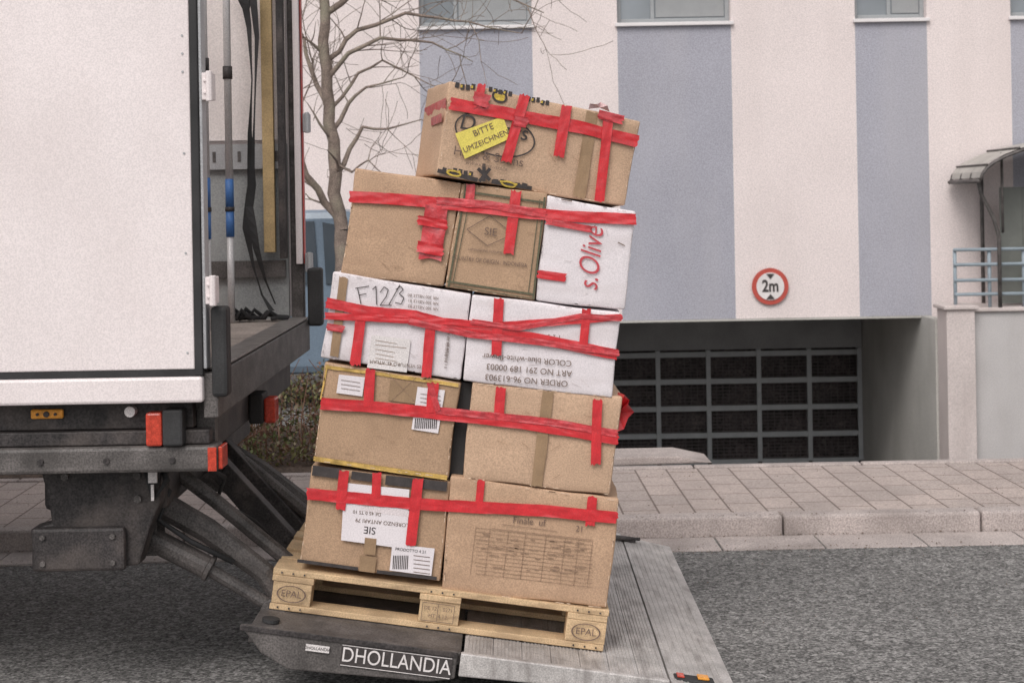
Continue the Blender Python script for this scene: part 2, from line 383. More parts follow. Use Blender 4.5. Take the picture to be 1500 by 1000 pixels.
# bottom row
label([(505,706),(600,716),(596,803),(500,790)],m_label,R5L,.008)
tx("SIE",542,775,15,m_blk,R5L,188,.0095)
tx("LORENZO ANTARI 79",560,764,8,m_ink,R5L,188,.0095); tx("DE 45 0 TS 10",538,750,7,m_ink,R5L,188,.0095)
label([(530,738),(604,748),(603,757),(529,747)],M('pink_label',(.72,.64,.65),.6),R5L,.0085)
label([(575,795),(637,802),(632,842),(571,834)],m_label,R5L,.009)
lines([((577+i*2.6,812),(576+i*2.6,832)) for i in range(9)],1.3,m_blk,R5L,.0105)
tx("PRODOTTO 4 21",602,805,6,m_blk,R5L,off=.0105)
lines([((606,812+i*6),(630,815+i*6)) for i in range(5)],1.0,m_ink,R5L,.0105)
lines([((458,688),(500,693))],15,m_blk,R5L,.0068,name='black_tape'); lines([((515,695),(545,699))],12,m_blk,R5L,.0068,name='black_tape'); lines([((565,702),(655,712))],14,m_blk,R5L,.0068,name='black_tape')
lines([((436,820),(525,832)),((552,836),(640,846))],5,m_blk,R5L,.0068,name='black_edge')
label([(528,812),(552,815),(549,838),(526,835)],m_brown,R5L,.0075); label([(535,786),(552,788),(550,812),(533,810)],m_brown,R5L,.0095)
ribbon([(450,722),(520,728),(600,736),(700,742),(790,746),(904,757)],20,m_red,R5L,.011,name='tape_wrap')
ribbon([(505,688),(499,745)],17,m_red,R5L,.012); ribbon([(553,690),(551,728)],15,m_red,R5L,.012)
ribbon([(613,699),(602,797)],18,m_red,R5L,.013)
ribbon([(705,703),(702,738)],13,m_red,R5R,.010); ribbon([(868,726),(864,768)],16,m_red,R5R,.010)
sg=[]
for j in range(13): y=772+j*5.6; sg.append(((697,y),(868,y+20)))
for xx in (697,718,745,770,800,828,848,868):
    sg.append(((xx,772+(xx-697)*.118),(xx-8,839+(xx-697)*.118)))
m_pale=M('faded_ink',(.29,.19,.13),.8,.3,60)
lines(sg,.65,m_pale,R5R,.0042,name='printed_table')
blot(700,850,776,830,50,R5R,m_pale,slope=.118,h=1.3,off=.0047)
tx("Finale  uf",775,763,14,m_ink,R5R,8,.0047,sx=.95)
tx("21",849,774,12,m_ink,R5R,8,.0047)
lines([((735,767),(815,777)),((720,773),(868,790))],.9,m_pale,R5R,.0047)
# row 4
ribbon([(476,537),(560,548),(672,564)],6,m_yel,R4L,.0045); ribbon([(460,671),(560,686),(655,699)],8,m_yel,R4L,.0045)
ribbon([(480,533),(470,585)],3,m_yel,R4L,.0045)
label([(497,548),(535,552),(531,580),(493,575)],m_label,R4L,.007); label([(572,556),(618,562),(614,592),(569,586)],m_brown,R4L,.005)
label([(612,566),(652,571),(642,634),(603,628)],m_label,R4L,.007); lines([((609+i*2.8,612),(608+i*2.8,627)) for i in range(12)],1.4,m_blk,R4L,.009)
lines([((500,556+i*6),(528,560+i*6)) for i in range(3)],.8,m_ink,R4L,.009)
lines([((616,576+i*6),(646,580+i*6)) for i in range(5)],.8,m_ink,R4L,.009)
lines([((570,548),(610,590)),((610,552),(572,588))],.7,m_pale,R4L,.0065,name='creases')
ribbon([(470,590),(560,596),(650,606),(760,618),(905,642)],20,m_red,R4L,.012,name='tape_wrap')
ribbon([(640,600),(700,606),(800,616),(904,634)],12,m_redt,R4L,.014,name='tape_wrap')
ribbon([(543,540),(540,595)],17,m_red,R4L,.013); ribbon([(636,560),(632,602)],18,m_red,R4L,.013); ribbon([(630,560),(642,600)],10,m_redt,R4L,.015)
ribbon([(734,566),(731,610)],17,m_red,R4R,.011); ribbon([(875,584),(872,679)],17,m_red,R4R,.015)
ribbon([(803,573),(786,712)],19,m_brown,R4R,.0075,name='brown_tape')
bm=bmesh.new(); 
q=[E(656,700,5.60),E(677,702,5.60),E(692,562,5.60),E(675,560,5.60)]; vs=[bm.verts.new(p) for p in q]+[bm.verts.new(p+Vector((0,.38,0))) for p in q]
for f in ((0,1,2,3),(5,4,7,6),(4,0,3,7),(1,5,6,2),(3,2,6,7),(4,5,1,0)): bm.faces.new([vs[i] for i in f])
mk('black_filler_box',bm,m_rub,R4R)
bm=bmesh.new(); pr=[(905,574),(915,578),(922,586),(920,592),(929,603),(920,612),(914,628),(905,632)]
c=bm.verts.new(E(903,604,5.60)); ring=[bm.verts.new(E(a,b,5.56+random.uniform(-.03,.05))) for a,b in pr]
for a,b in zip(ring,ring[1:]): bm.faces.new((c,a,b))
mk('loose_red_film',bm,m_red,R4R)
# row 3 (white)
ribbon([(504,406),(490,522)],15,m_brown,R3L,.0068,name='brown_tape')
ribbon([(479,443),(540,456),(610,462),(690,484),(780,494),(905,519)],18,m_red,R3L,.013,name='tape_wrap')
ribbon([(476,462),(560,466),(650,470),(720,476),(800,472),(910,464)],12,m_red,R3L,.016,name='tape_wrap')
ribbon([(600,470),(690,489),(800,502),(906,516)],11,m_redt,R3L,.018,name='tape_wrap')
ribbon([(690,470),(760,480),(850,462),(911,466)],9,m_redt,R3R,.020)
ribbon([(480,478),(505,482)],12,m_redt,R3L,.014)
ribbon([(529,464),(521,534)],18,m_red,R3L,.014); ribbon([(631,478),(625,552)],17,m_red,R3L,.014)
ribbon([(731,437),(727,520)],17,m_red,R3R,.017); ribbon([(859,452),(854,508)],15,m_red,R3R,.017)
pen=poly([(524,421),(529,445)])+poly([(521,422),(541,419)])+poly([(526,432),(537,430)])+poly([(546,424),(551,419),(552,446)])
pen+=poly([(557,428),(563,420),(569,424),(566,434),(557,447),(574,447)])+poly([(570,446),(586,417)])
pen+=poly([(580,424),(587,419),(591,424),(585,430),(592,436),(588,445),(579,443)])
lines(pen,1.3,m_blk,R3L,.007,name='pen_marks')
for i in range(3): tx("NR 300 NELLE B%d"%i,620,434+i*8,6,m_ink,R3L,188,.007)
label([(545,490),(602,497),(596,545),(538,538)],m_plate,R3L,.0068)
for i in range(6): lines([((550,498+i*6.5),(596-random.random()*20,503+i*6.5))],.7,m_pale,R3L,.008)
tx("ATES VENTURO 45, ATLAM",584,533,7,m_ink,R3L,188,.0085)
tx("ORDER NO 96-613903",771,556,12.5,m_ink,R3R,187,.0115); tx("ART NO 291 189 00003",775,541,12.5,m_ink,R3R,187,.0115); tx("COLOR blue-white-flower",772,526,12,m_ink,R3R,187,.0115)
tx("1 2 3 4 5 6",800,492,10,m_ink,R3R,187,.0115)
for i in range(3): tx("W 400 RELLE 3 B",655,503+i*9,5,m_ink,R3L,100,.008)
# row 2
ribbon([(513,288),(600,293),(680,302),(780,313),(860,318),(931,321)],19,m_red,R2L,.012,name='tape_wrap')
ribbon([(640,294),(720,300),(800,314)],13,m_redt,R2M,.015)
ribbon([(640,302),(630,380)],38,m_redt,R2L,.010,crumple=.006); ribbon([(612,322),(655,330)],16,m_red,R2L,.016,crumple=.005);ribbon([(612,360),(650,368)],18,m_red,R2L,.017,crumple=.005)
ribbon([(690,270),(688,296)],15,m_redt,R2M,.010); ribbon([(756,280),(745,372)],18,m_red,R2M,.010)
ribbon([(800,324),(866,336)],11,m_redt,R2R,.013); ribbon([(788,401),(829,407)],14,m_red,R2R,.009)
gm=M('green_ink',(.11,.105,.065),.7,.3,80)
lines([((683,272),(657,420)),((798,289),(781,438))],3,gm,R2M,.0065,name='border_print'); lines([((655,412),(782,431)),((684,281),(798,297))],3,gm,R2M,.0068,name='border_print')
lines([((690,283),(664,412)),((664,419),(780,437)),((791,292),(774,428))],1.3,gm,R2M,.0072)
lines([((718,316),(684,336)),((684,336),(714,360)),((714,360),(752,343)),((752,343),(718,316))],1,m_ink,R2M,.0065,name='diamond_print')
tx("SIE",719,340,16,m_ink,R2M,9,.007)
tx("COUNTRY OF ORIGIN : INDONESIA",717,383,8.6,m_ink,R2M,8.3,.007,sx=.80); tx("DIMENSIONS VOLUME 23",714,368,5,m_ink,R2M,8.3,.007);
t=tx("s.Olive",866,379,44,m_inkr,R2R,-82,.008,shear=.3,sx=.76)
t.data.offset=-.0004
lines([((871,330),(874,338)),((905,355),(915,360)),((822,292),(838,295))],1.5,m_ink,R2R,.007)
# top carton
yb=ytop
ribbon([(660,152),(720,163),(770,172),(850,187),(934,208)],21,m_red,TOP,.013,yb,'tape_wrap')
for a,b,w in (((706,124),(700,158),14),((769,140),(741,238),18),((830,156),(818,230),18),((892,166),(877,296),17)): ribbon([a,b],w,m_red,TOP,.016,yb)
ribbon([(694,144),(716,150)],22,m_redt,TOP,.018,yb,crumple=.006); ribbon([(876,168),(912,177)],16,m_redt,TOP,.018,yb,crumple=.005)
ribbon([(752,177),(773,181)],18,m_redt,TOP,.019,yb,crumple=.006)
ribbon([(868,164),(848,290)],20,m_brown,TOP,.0072,yb,'brown_tape')
def orn(a,b,h,n):
    (x0,y0),(x1,y1)=a,b; blk=[];yl=[]
    for i in range(n):
        t0=i/n; t1=(i+.75)/n; f=lambda t,o:(x0+(x1-x0)*t,y0+(y1-y0)*t+o)
        o=random.uniform(-h*.25,h*.25); blk.append((f(t0,o),f(t1,o+random.uniform(-1,1))))
        if i%2: yl.append((f(t0,o*.5),f((t0+t1)/2,o*.5)))
    lines(blk,h,m_blk,TOP,.0078,yb,'ornament'); lines(yl,h*.5,m_yorn,TOP,.009,yb,'ornament')
orn((667,124),(698,130),8,4); orn((716,131),(752,139),7,5); orn((772,145),(806,152),7,5)
lines([((641,250),(700,264)),((720,266),(779,276))],6,m_blk,TOP,.007,yb,'ornament'); orn((648,248),(695,257),7,6); orn((722,264),(775,273),6,5)
lines(oval(745,270,10,3.5)+oval(665,254,10,3.5),2.5,m_yorn,TOP,.0095,yb,'ornament')
lines([((700,247),(718,264)),((718,247),(702,266)),((709,240),(709,266))],5,m_blk,TOP,.0085,yb)
lines(oval(725,197,58,31),2.2,m_blk,TOP,.0073,yb,'oval_print'); lines(oval(732,142,10,8),3,m_blk,TOP,.0083,yb,'round_print')
label([(725,137),(740,140),(738,149),(723,146)],m_yorn,TOP,.007,yb)
tx("D   vers",724,188,32,m_blk,TOP,11.5,.009,yb,14,shear=.1)
tx("Haus & Sohns",716,230,19,m_ink,TOP,11.5,.0085,yb,14); tx("WWW.KAFFEE-VERS.DE",713,244,6,m_ink,TOP,11.5,.0085,yb,14)
label([(667,196),(737,171),(748,203),(681,233)],m_ylab,TOP,.011,yb,'yellow_label')
tx("BITTE",708,191,13,m_ink,TOP,-21,.0135,yb,14); tx("UMZEICHNEN",712,207,11.5,m_ink,TOP,-21,.0135,yb,14)
def sidetape(p,dv,length,w,mat,parent):
    bm=bmesh.new(); n=14; rows=[]
    nrm=Vector((-math.cos(R(14)),-math.sin(R(14)),0))
    for i in range(n+1):
        c=p+dv*(length*i/n)+nrm*(.008+random.uniform(0,.002)); rows.append([bm.verts.new(c+Vector((0,0,w/2))),bm.verts.new(c-Vector((0,0,w/2)))])
    for a,b in zip(rows,rows[1:]): bm.faces.new((a[0],a[1],b[1],b[0]))
    mk('tape_side',bm,mat,parent,smooth=True)
d14=Vector((-math.sin(R(14)),math.cos(R(14)),-.03))
sidetape(E(657,152,5.495),d14,.40,.042,m_red,TOP); sidetape(E(651,172,5.495),d14,.2,.03,m_redt,TOP)
bm=bmesh.new(); c=bm.verts.new(E(878,158,5.63)); ring=[bm.verts.new(E(a,b,5.62+random.uniform(-.02,.02))) for a,b in ((862,160),(864,152),(874,153),(880,150),(890,155),(893,164))]
for a,b in zip(ring,ring[1:]): bm.faces.new((c,a,b))
mk('loose_tape_end',bm,M('pink_film',(.72,.50,.50),.4,.1),TOP)

# ------------------------------------------------------------ pallet and tail lift (tilted frame)
th=R(8.3)
def T(a,y,b): return (-.873+a*math.cos(th)+b*math.sin(th), y, .283-a*math.sin(th)+b*math.cos(th))
pal=empty('wooden_pallet',T(.6,5.95,0))
bm=bmesh.new(); L=1.19; ya=5.535
def bd(a0,a1,y0,y1,b0,b1):
    r=lambda:random.uniform(-.003,.003); bx(bm,a0+r(),a1+r(),y0+r(),y1+r(),b0,b1,T=T)
for y0,w in ((0,.145),(.1725,.1),(.3275,.145),(.5275,.1),(.655,.145)): bd(0,L,ya+y0,ya+y0+w,.123,.145)
for a,w in ((0,.145),(.5225,.145),(L-.145,.145)): bd(a,a+w,ya,ya+.8,.1005,.1225)
for y0,w in ((0,.1),(.3275,.145),(.7,.1)):
    bd(0,L,ya+y0,ya+y0+w,0,.0215)
    for a,ww in ((0,.145),(.5225,.145),(L-.145,.145)): bd(a+.002,a+ww-.002,ya+y0+.003,ya+y0+w,.022,.100)
mk('boards_and_blocks',bm,m_wood,pal,bevel=.003)
bm=bmesh.new()
def ov(ca,cb,ra,rb):
    for i in range(32):
        t0=i/32*6.2832; t1=(i+1)/32*6.2832; q=[]
        for t,s in ((t0,1),(t1,1),(t1,.9),(t0,.9)): q.append(bm.verts.new(T(ca+ra*s*math.cos(t),ya-.006,cb+rb*s*math.sin(t))))
        bm.faces.new(q)
ov(.072,.062,.052,.03); ov(L-.072,.062,.052,.03); mk('brand_ovals',bm,m_ink,pal)
for a in (.072,L-.072): text('stamp','EPAL',T(a,ya-.0065,.062),.034,m_ink,8.3,0,pal)
text('stamp','DE 12  - 0271',T(.593,ya-.0065,.076),.018,m_ink,8.3,0,pal); text('stamp','HT  4 12',T(.593,ya-.0065,.050),.018,m_ink,8.3,0,pal)
bm=bmesh.new()
for a0,a1,b0,b1 in ((.535,.537,.03,.095),(.648,.65,.03,.095),(.5375,.6475,.093,.095),(.5375,.6475,.03,.032),(.59,.592,.033,.092)): bx(bm,a0,a1,ya-.0065,ya-.0060,b0,b1,T=T)
mk('stamp_frame',bm,m_ink,pal)
bm=bmesh.new()
for a in (.03,.07,.11,.56,.60,.64,L-.11,L-.07,L-.03):
    for b in (.134,.011): bx(bm,a-.003,a+.003,ya-.0062,ya-.0045,b-.003,b+.003,T=T)
mk('nails',bm,m_dark,pal)

tr=empty('box_truck',(-3,6.4,0))
YN,YF=5.28,7.60
bm=bmesh.new(); prism(bm,[(-.03,-.003),(.69,-.003),(.69,-.045),(-.03,-.06)],YN+.03,YF,T=T); mk('platform_steel_section',bm,m_dark2,tr,bevel=.004)
bm=bmesh.new(); prism(bm,[(-.06,.004),(.68,.004),(.68,-.085),(.60,-.105),(.12,-.125),(.02,-.08)],YN,YN+.028,T=T); mk('platform_side_skirt',bm,m_dark2,tr,bevel=.006)
bm=bmesh.new(); prism(bm,[(-.058,.006),(.679,.006),(.679,-.012),(-.058,-.012)],YN-.006,YN-.0005,T=T); mk('skirt_lip',bm,m_dark,tr,bevel=.002)
bm=bmesh.new()
x=.70
while x<1.40:
    bx(bm,x,x+.098,YN+.03,YF,-.045,-.006,T=T)
    for r in range(7): bx(bm,x+.008+r*.0125,x+.013+r*.0125,YN+.04,YF-.01,-.0065,-.003,T=T)
    x+=.1
mk('platform_aluminium_planks',bm,m_alu,tr)
bm=bmesh.new(); prism(bm,[(1.405,-.004),(1.64,-.026),(1.64,-.034),(1.405,-.045)],YN,YF,T=T)
for r in range(9): bx(bm,1.42+r*.022,1.426+r*.022,YN+.03,YF-.05,-.012-r*.002,-.0035-r*.002,T=T)
mk('platform_tip',bm,m_alu,tr)
bm=bmesh.new(); prism(bm,[(.69,.004),(1.40,.002),(1.40,-.05),(.69,-.075)],YN,YN+.028,T=T); mk('platform_edge_rail',bm,m_alu,tr,bevel=.005)
bm=bmesh.new(); prism(bm,[(.70,.004),(1.40,.002),(1.40,-.05),(.70,-.075)],YF,YF+.028,T=T); mk('platform_far_rail',bm,m_alu,tr,bevel=.005)
one('rail_lamp_base',(1.42,1.56,YN+.05,YN+.11,-.02,.0),m_rub,tr,.006,T); one('rail_lamp',(1.50,1.54,YN+.055,YN+.10,.001,.010),m_orange,tr,.004,T); one('rail_lamp_red',(1.43,1.455,YN+.055,YN+.10,.001,.006),m_lens,tr,.002,T)
bm=bmesh.new(); bx(bm,1.30,1.46,YF-.12,YF-.07,-.003,.012,T=T); tube(bm,[T(1.32,YF-.16,.01),T(1.48,YF-.10,.012)],.008); mk('latch',bm,m_dark,tr)
# scrapes on the platform
bm=bmesh.new()
for i in range(70):
    a=random.uniform(.75,1.38); y=random.uniform(5.4,7.5); La=random.uniform(.02,.14); w_=random.uniform(.001,.003)
    P=[T(a,y,-.0022),T(a+La,y+random.uniform(-.05,.05),-.0022)]
    bm.faces.new([bm.verts.new(P[0]),bm.verts.new(P[1]),bm.verts.new((P[1][0],P[1][1]+w_,P[1][2])),bm.verts.new((P[0][0],P[0][1]+w_,P[0][2]))])
mk('scrapes',bm,m_dark2,tr)
bm=bmesh.new(); bx(bm,.29,.665,YN-.006,YN-.001,-.086,-.014,T=T); mk('nameplate_back',bm,m_blk,tr)
text('nameplate_text','DHOLLANDIA',T(.478,YN-.0085,-.049),.070,m_plate,8.3,0,tr,sx=.83,off=.0002)
bm=bmesh.new()
for a0,a1,b0,b1 in ((.292,.663,-.0175,-.0155),(.292,.663,-.0845,-.0825)): bx(bm,a0,a1,YN-.0075,YN-.0062,b0,b1,T=T)
mk('nameplate_rim',bm,m_plate,tr)
bm=bmesh.new(); bx(bm,.17,.25,YN-.0095,YN-.0065,-.050,-.028,T=T); mk('maker_badge',bm,m_plate,tr); text('badge_text','DHOLLANDIA',T(.21,YN-.011,-.039),.014,m_blk,8.3,0,tr)
bm=bmesh.new(); tube(bm,[T(.03,YN+.1,.0),T(.03,YN+.1,.012)],.03,16); mk('platform_button',bm,m_rub,tr)
# body
ZD=1.155; XR=-1.03
one('side_panel_near',(-7.6,XR-.022,5.20,5.235,1.165,3.7),m_truck,tr,.004)
bm=bmesh.new()
for z in (1.22,1.55,1.88,2.15,2.21,2.27): tube(bm,[(XR-.045,5.1975,z),(XR-.045,5.201,z)],.004,8)
mk('rivets',bm,m_steel,tr)
one('side_panel_far',(-7.6,XR-.03,7.60,7.64,1.165,3.7),m_truck,tr)
one('body_sill_near',(-7.6,XR+.005,5.19,5.25,1.055,1.142),m_truck,tr,.010)
one('sill_seal',(-7.6,XR-.01,5.197,5.22,1.143,1.164),m_rub,tr)
one('body_sill_far',(-7.6,XR,7.59,7.65,1.055,1.15),m_truck,tr)
one('front_wall',(-7.64,-7.6,5.2,7.64,1.06,3.7),m_truck,tr)
mroof=bpy.data.materials.new('translucent_roof'); mroof.use_nodes=True; nn=mroof.node_tree.nodes; ll=mroof.node_tree.links
t_=nn.new('ShaderNodeBsdfTranslucent'); t_.inputs[0].default_value=(.95,.92,.9,1)
tp=nn.new('ShaderNodeBsdfTransparent'); mm=nn.new('ShaderNodeMixShader'); mm.inputs[0].default_value=.75; ll.new(t_.outputs[0],mm.inputs[1]); ll.new(tp.outputs[0],mm.inputs[2]); ll.new(mm.outputs[0],nn['Material Output'].inputs[0])
bm=bmesh.new(); v=[bm.verts.new(p) for p in ((-7.6,5.2,3.7),(XR,5.2,3.7),(XR,7.64,3.7),(-7.6,7.64,3.7))]; bm.faces.new(v); mk('roof',bm,mroof,tr)
bm=bmesh.new()
for i in range(16):
    y=5.24+i*.147; bx(bm,-7.6,XR,y,y+.144,1.12,ZD)
mk('floor_planks',bm,M('floor_wood',(.38,.32,.285),.75,.2,4,.14,100,dirt=((.15,.125,.11),.6,5,(.4,2,1))),tr)
one('rear_sill',(XR+.001,XR+.05,5.22,7.62,1.00,1.15),m_dark2,tr,.006)
one('rear_sill_cap',(XR-.05,XR+.05,5.27,7.57,1.156,1.164),M('worn_cap',(.22,.20,.19),.5,.3,15,metal=.3),tr,.002)
one('rear_post_near',(XR-.021,XR+.006,5.193,5.26,1.144,3.7),m_rub,tr,.004)
one('rear_post_near_inner',(XR+.007,XR+.018,5.20,5.27,1.166,3.7),m_steel,tr,.003)
one('rear_post_far',(XR-.03,XR+.03,7.58,7.64,1.15,3.7),m_dark2,tr,.006)
one('rear_header',(XR-.03,XR+.03,5.28,7.57,3.6,3.69),m_dark2,tr)
for i,z in enumerate((2.10,1.425)):
    bm=bmesh.new(); bx(bm,XR+.019,XR+.054,5.19,5.25,z-.045,z+.045); tube(bm,[(XR+.045,5.185,z-.05),(XR+.045,5.185,z+.05)],.012); tube(bm,[(XR+.03,5.183,z-.02),(XR+.03,5.19,z-.02)],.006); tube(bm,[(XR+.03,5.183,z+.02),(XR+.03,5.19,z+.02)],.006); mk('hinge_near',bm,m_truck,tr,bevel=.003)
    bm=bmesh.new(); bx(bm,XR+.037,XR+.07,7.58,7.64,z-.045,z+.045); tube(bm,[(XR+.06,7.57,z-.05),(XR+.06,7.57,z+.05)],.012); mk('hinge_far',bm,m_steel,tr,bevel=.004)
one('red_reflective_strip',(XR+.031,XR+.036,7.585,7.635,1.42,3.7),M('reflective_red',(.50,.06,.05),.4,.3,20),tr)
one('folded_door_edge',(XR+.0,XR+.029,7.545,7.578,1.42,3.7),m_truck,tr,.003)
one('buffer_near',(XR+.03,XR+.085,5.21,5.29,1.07,1.37),m_rub,tr,.012); one('buffer_far',(XR+.05,XR+.12,7.55,7.63,1.12,1.40),m_rub,tr,.012)
m_in=M('interior_panel',(.80,.73,.71),.6,.05,2,.07,150,dirt=((.55,.49,.47),.4,2,(1,1,.4)))
one('inner_wall_upper',(-7.5,XR-.04,7.575,7.595,2.02,3.65),m_in,tr)
one('inner_wall_lower',(-7.5,XR-.04,7.56,7.595,ZD,2.0),M('kick_panel',(.30,.31,.31),.6,.1,3,.1,150,dirt=((.42,.40,.385),.5,2,(1,1,.5))),tr)
bm=bmesh.new(); bx(bm,-7.5,XR-.05,7.53,7.558,1.88,2.0)
mk('lashing_rail',bm,m_steel,tr)
bm=bmesh.new()
for i in range(60): bx(bm,-1.12-i*.06,-1.105-i*.06,7.526,7.529,1.915,1.965)
mk('rail_slots',bm,m_dark2,tr)
bm=bmesh.new(); bx(bm,-7.5,XR-.05,7.53,7.558,1.36,1.44); mk('lashing_rail_low',bm,m_dark2,tr)
one('timber_post',(-1.175,-1.12,7.49,7.524,1.48,3.6),M('timber_post',(.46,.33,.17),.7,.15,8),tr,.003)
one('inner_post',(-1.095,-1.065,7.45,7.524,1.45,3.6),m_dark,tr,.003)
bm=bmesh.new()
for x,y in ((-1.342,6.95),(-1.315,7.38)):
    tube(bm,[(x,y,1.16),(x,y,1.56)],.017,mi=0); tube(bm,[(x,y,1.56),(x,y,1.68)],.020,mi=1); tube(bm,[(x,y,1.68),(x,y,1.70)],.023,mi=2); tube(bm,[(x,y,1.70),(x,y,1.83)],.020,mi=1); tube(bm,[(x,y,1.83),(x,y,3.5)],.0175,mi=0)
    tube(bm,[(x,y,2.3),(x,y,2.36)],.023,mi=2)
mk('load_bars',bm,[M('bar_white',(.55,.53,.53),.4,.05,metal=.2),M('bar_blue',(.05,.14,.36),.45,.1),m_dark],tr,smooth=True)
bm=bmesh.new()
def strap(pts,w,y=7.44):
    P=[Vector((x,0,z)) for x,z in pts]; sm=[]
    for a,b in zip(P,P[1:]):
        for i in range(4): sm.append(a.lerp(b,i/4))
    rows=[]
    for i,p in enumerate(sm): 
        tw=.5+.5*math.cos(i*.35); rows.append([bm.verts.new((p.x-w/2*tw-.004,y+.012*math.sin(i*.35),p.z)),bm.verts.new((p.x+w/2*tw+.004,y-.012*math.sin(i*.35),p.z))])
    for a,b in zip(rows,rows[1:]): bm.faces.new((a[0],a[1],b[1],b[0]))
strap([(-1.25,2.75),(-1.22,2.55),(-1.21,2.3),(-1.225,2.05),(-1.22,1.8),(-1.25,1.6),(-1.22,1.42),(-1.18,1.28),(-1.12,1.18)],.035)
strap([(-1.20,2.75),(-1.18,2.5),(-1.195,2.2),(-1.21,1.9),(-1.23,1.7),(-1.20,1.5),(-1.16,1.35),(-1.10,1.2)],.03,7.42)
strap([(-1.28,2.75),(-1.23,2.62),(-1.19,2.75)],.035)
for t_ in range(22): 
    x=-1.40+random.random()*.32; y=7.38+random.random()*.1; tube(bm,[(x-.04,y,1.17),(x-.01,y-.03,1.17+.05*random.random()),(x+.03,y+.02,1.17)],.010,6)
mk('lashing_straps',bm,m_rub,tr)
# underbody
one('chassis_rail_near',(-7.6,-1.15,5.85,5.93,.80,1.05),m_dark,tr); one('chassis_rail_far',(-7.6,-1.15,6.9,6.98,.80,1.05),m_dark,tr)
bm=bmesh.new()
for i in range(16): bx(bm,-1.2-i*.42,-1.14-i*.42,5.37,7.58,.97,1.054)
mk('cross_members',bm,m_dark,tr)
one('side_underframe',(-7.6,-1.08,5.30,5.36,.957,1.054),m_dark,tr,.005)
one('lamp_backing',(-1.9,-1.02,5.27,5.33,.907,.955),m_dark,tr,.005)
one('rear_underrun_bar',(-3.2,-.99,5.24,5.36,.818,.905),m_dark2,tr,.012)
one('bar_end_cap',(-.989,-.975,5.25,5.35,.825,.90),m_lens,tr,.003)
one('bar_side_reflector',(-1.02,-.992,5.23,5.239,.822,.90),m_lens,tr)
one('tail_lamp_near',(-1.225,-1.170,5.225,5.29,.908,1.02),m_lens,tr,.008); one('tail_lamp_housing',(-1.168,-1.10,5.218,5.29,.908,1.03),m_rub,tr,.008)
one('bar_bracket',(-1.08,-1.02,5.365,5.42,.82,1.10),m_dark2,tr)
one('rear_crossbeam',(-1.13,-1.06,5.45,7.5,.84,.965),m_dark,tr,.01)
one('tail_lamp_far',(-1.0,-.955,6.3,6.40,.83,.93),m_lens,tr,.008); one('tail_lamp_far_house',(-1.058,-1.001,6.28,6.42,.83,.95),m_rub,tr,.008)
bm=bmesh.new(); bx(bm,-1.625,-1.515,5.283,5.299,.998,1.03); mk('side_marker_lamp',bm,m_orange,tr,bevel=.006); 
bm=bmesh.new(); tube(bm,[(-1.57,5.276,1.014),(-1.57,5.284,1.014)],.010,12); tube(bm,[(-1.54,5.276,1.014),(-1.54,5.284,1.014)],.005,8); tube(bm,[(-1.60,5.276,1.014),(-1.60,5.284,1.014)],.005,8); mk('marker_screws',bm,m_blk,tr)
bm=bmesh.new(); tube(bm,[(-1.285,5.26,1.02),(-1.285,5.30,1.02)],.018,14); mk('white_marker',bm,m_plate,tr)
bm=bmesh.new()
for i in range(9): tube(bm,[(-2.9+i*.22,5.233,.86),(-2.9+i*.22,5.241,.86)],.011,6)
mk('bar_bolts',bm,m_dark,tr)
bm=bmesh.new(); prism(bm,[(-1.64,.82),(-1.22,.82),(-1.225,.68),(-1.26,.60),(-1.30,.47),(-1.50,.455),(-1.66,.45),(-1.675,.60),(-1.60,.62),(-1.61,.70)],5.42,5.52); mk('lift_bracket_near',bm,m_dark,tr,bevel=.008)
one('hydraulic_box',(-1.66,-1.34,5.38,5.418,.46,.61),m_dark,tr,.012)
bm=bmesh.new()
for x,z in ((-1.62,.58),(-1.38,.58),(-1.62,.49),(-1.38,.49)): tube(bm,[(x,5.372,z),(x,5.381,z)],.010,6)
for x,z in ((-1.30,.78),(-1.30,.70),(-1.55,.78)): tube(bm,[(x,5.408,z),(x,5.421,z)],.014,6)
mk('box_bolts',bm,m_dark2,tr)
one('bumper_tube',(-1.66,-1.22,5.53,7.3,.64,.80),m_dark,tr,.02)
bm=bmesh.new()
for y in (5.62,6.85):
    tube(bm,[(-1.33,y,.68),(-1.1,y,.545),(-.90,y,.39),(-.84,y,.29)],[.05,.045,.04,.035],10)
    tube(bm,[(-1.36,y-.03,.56),(-1.10,y-.03,.42)],.042,14); tube(bm,[(-1.12,y-.03,.43),(-.87,y-.03,.275)],.024,12)
    tube(bm,[(-1.10,y-.03,.42),(-1.085,y-.03,.412)],.048,14)
    bx(bm,-1.37,-1.27,y-.06,y-.05,.47,.80); bx(bm,-1.37,-1.27,y+.07,y+.08,.47,.80)
    tube(bm,[(-.86,y-.08,.27),(-.86,y+.08,.27)],.045,14)
    tube(bm,[(-1.33,y-.09,.67),(-1.33,y+.09,.67)],.05,14)
for y in (5.75,6.5):
    tube(bm,[(-1.32,y,.80),(-1.1,y,.63),(-.83,y,.40)],.028,8); 
mk('lift_arms',bm,M('arm_paint',(.075,.066,.063),.5,.4,12,.25,150,.2,60,dirt=((.19,.16,.15),.5,8,(1,1,1))),tr,bevel=.003)
bm=bmesh.new()
for y in (6.2,6.45):
    prism(bm,[(-1.35,.82),(-1.25,.82),(-.84,.36),(-.92,.30)],y,y+.08)
for i in range(5): tube(bm,[(-1.22+i*.08,6.19,.74-i*.088),(-1.22+i*.08,6.20,.74-i*.088)],.018,8)
mk('lift_parallel_arms',bm,m_dark,tr,bevel=.01)
bm=bmesh.new()
tube(bm,[(-1.3,5.56,.78),(-1.22,5.55,.70),(-1.26,5.55,.60),(-1.15,5.56,.52),(-1.0,5.57,.44)],.010,6)
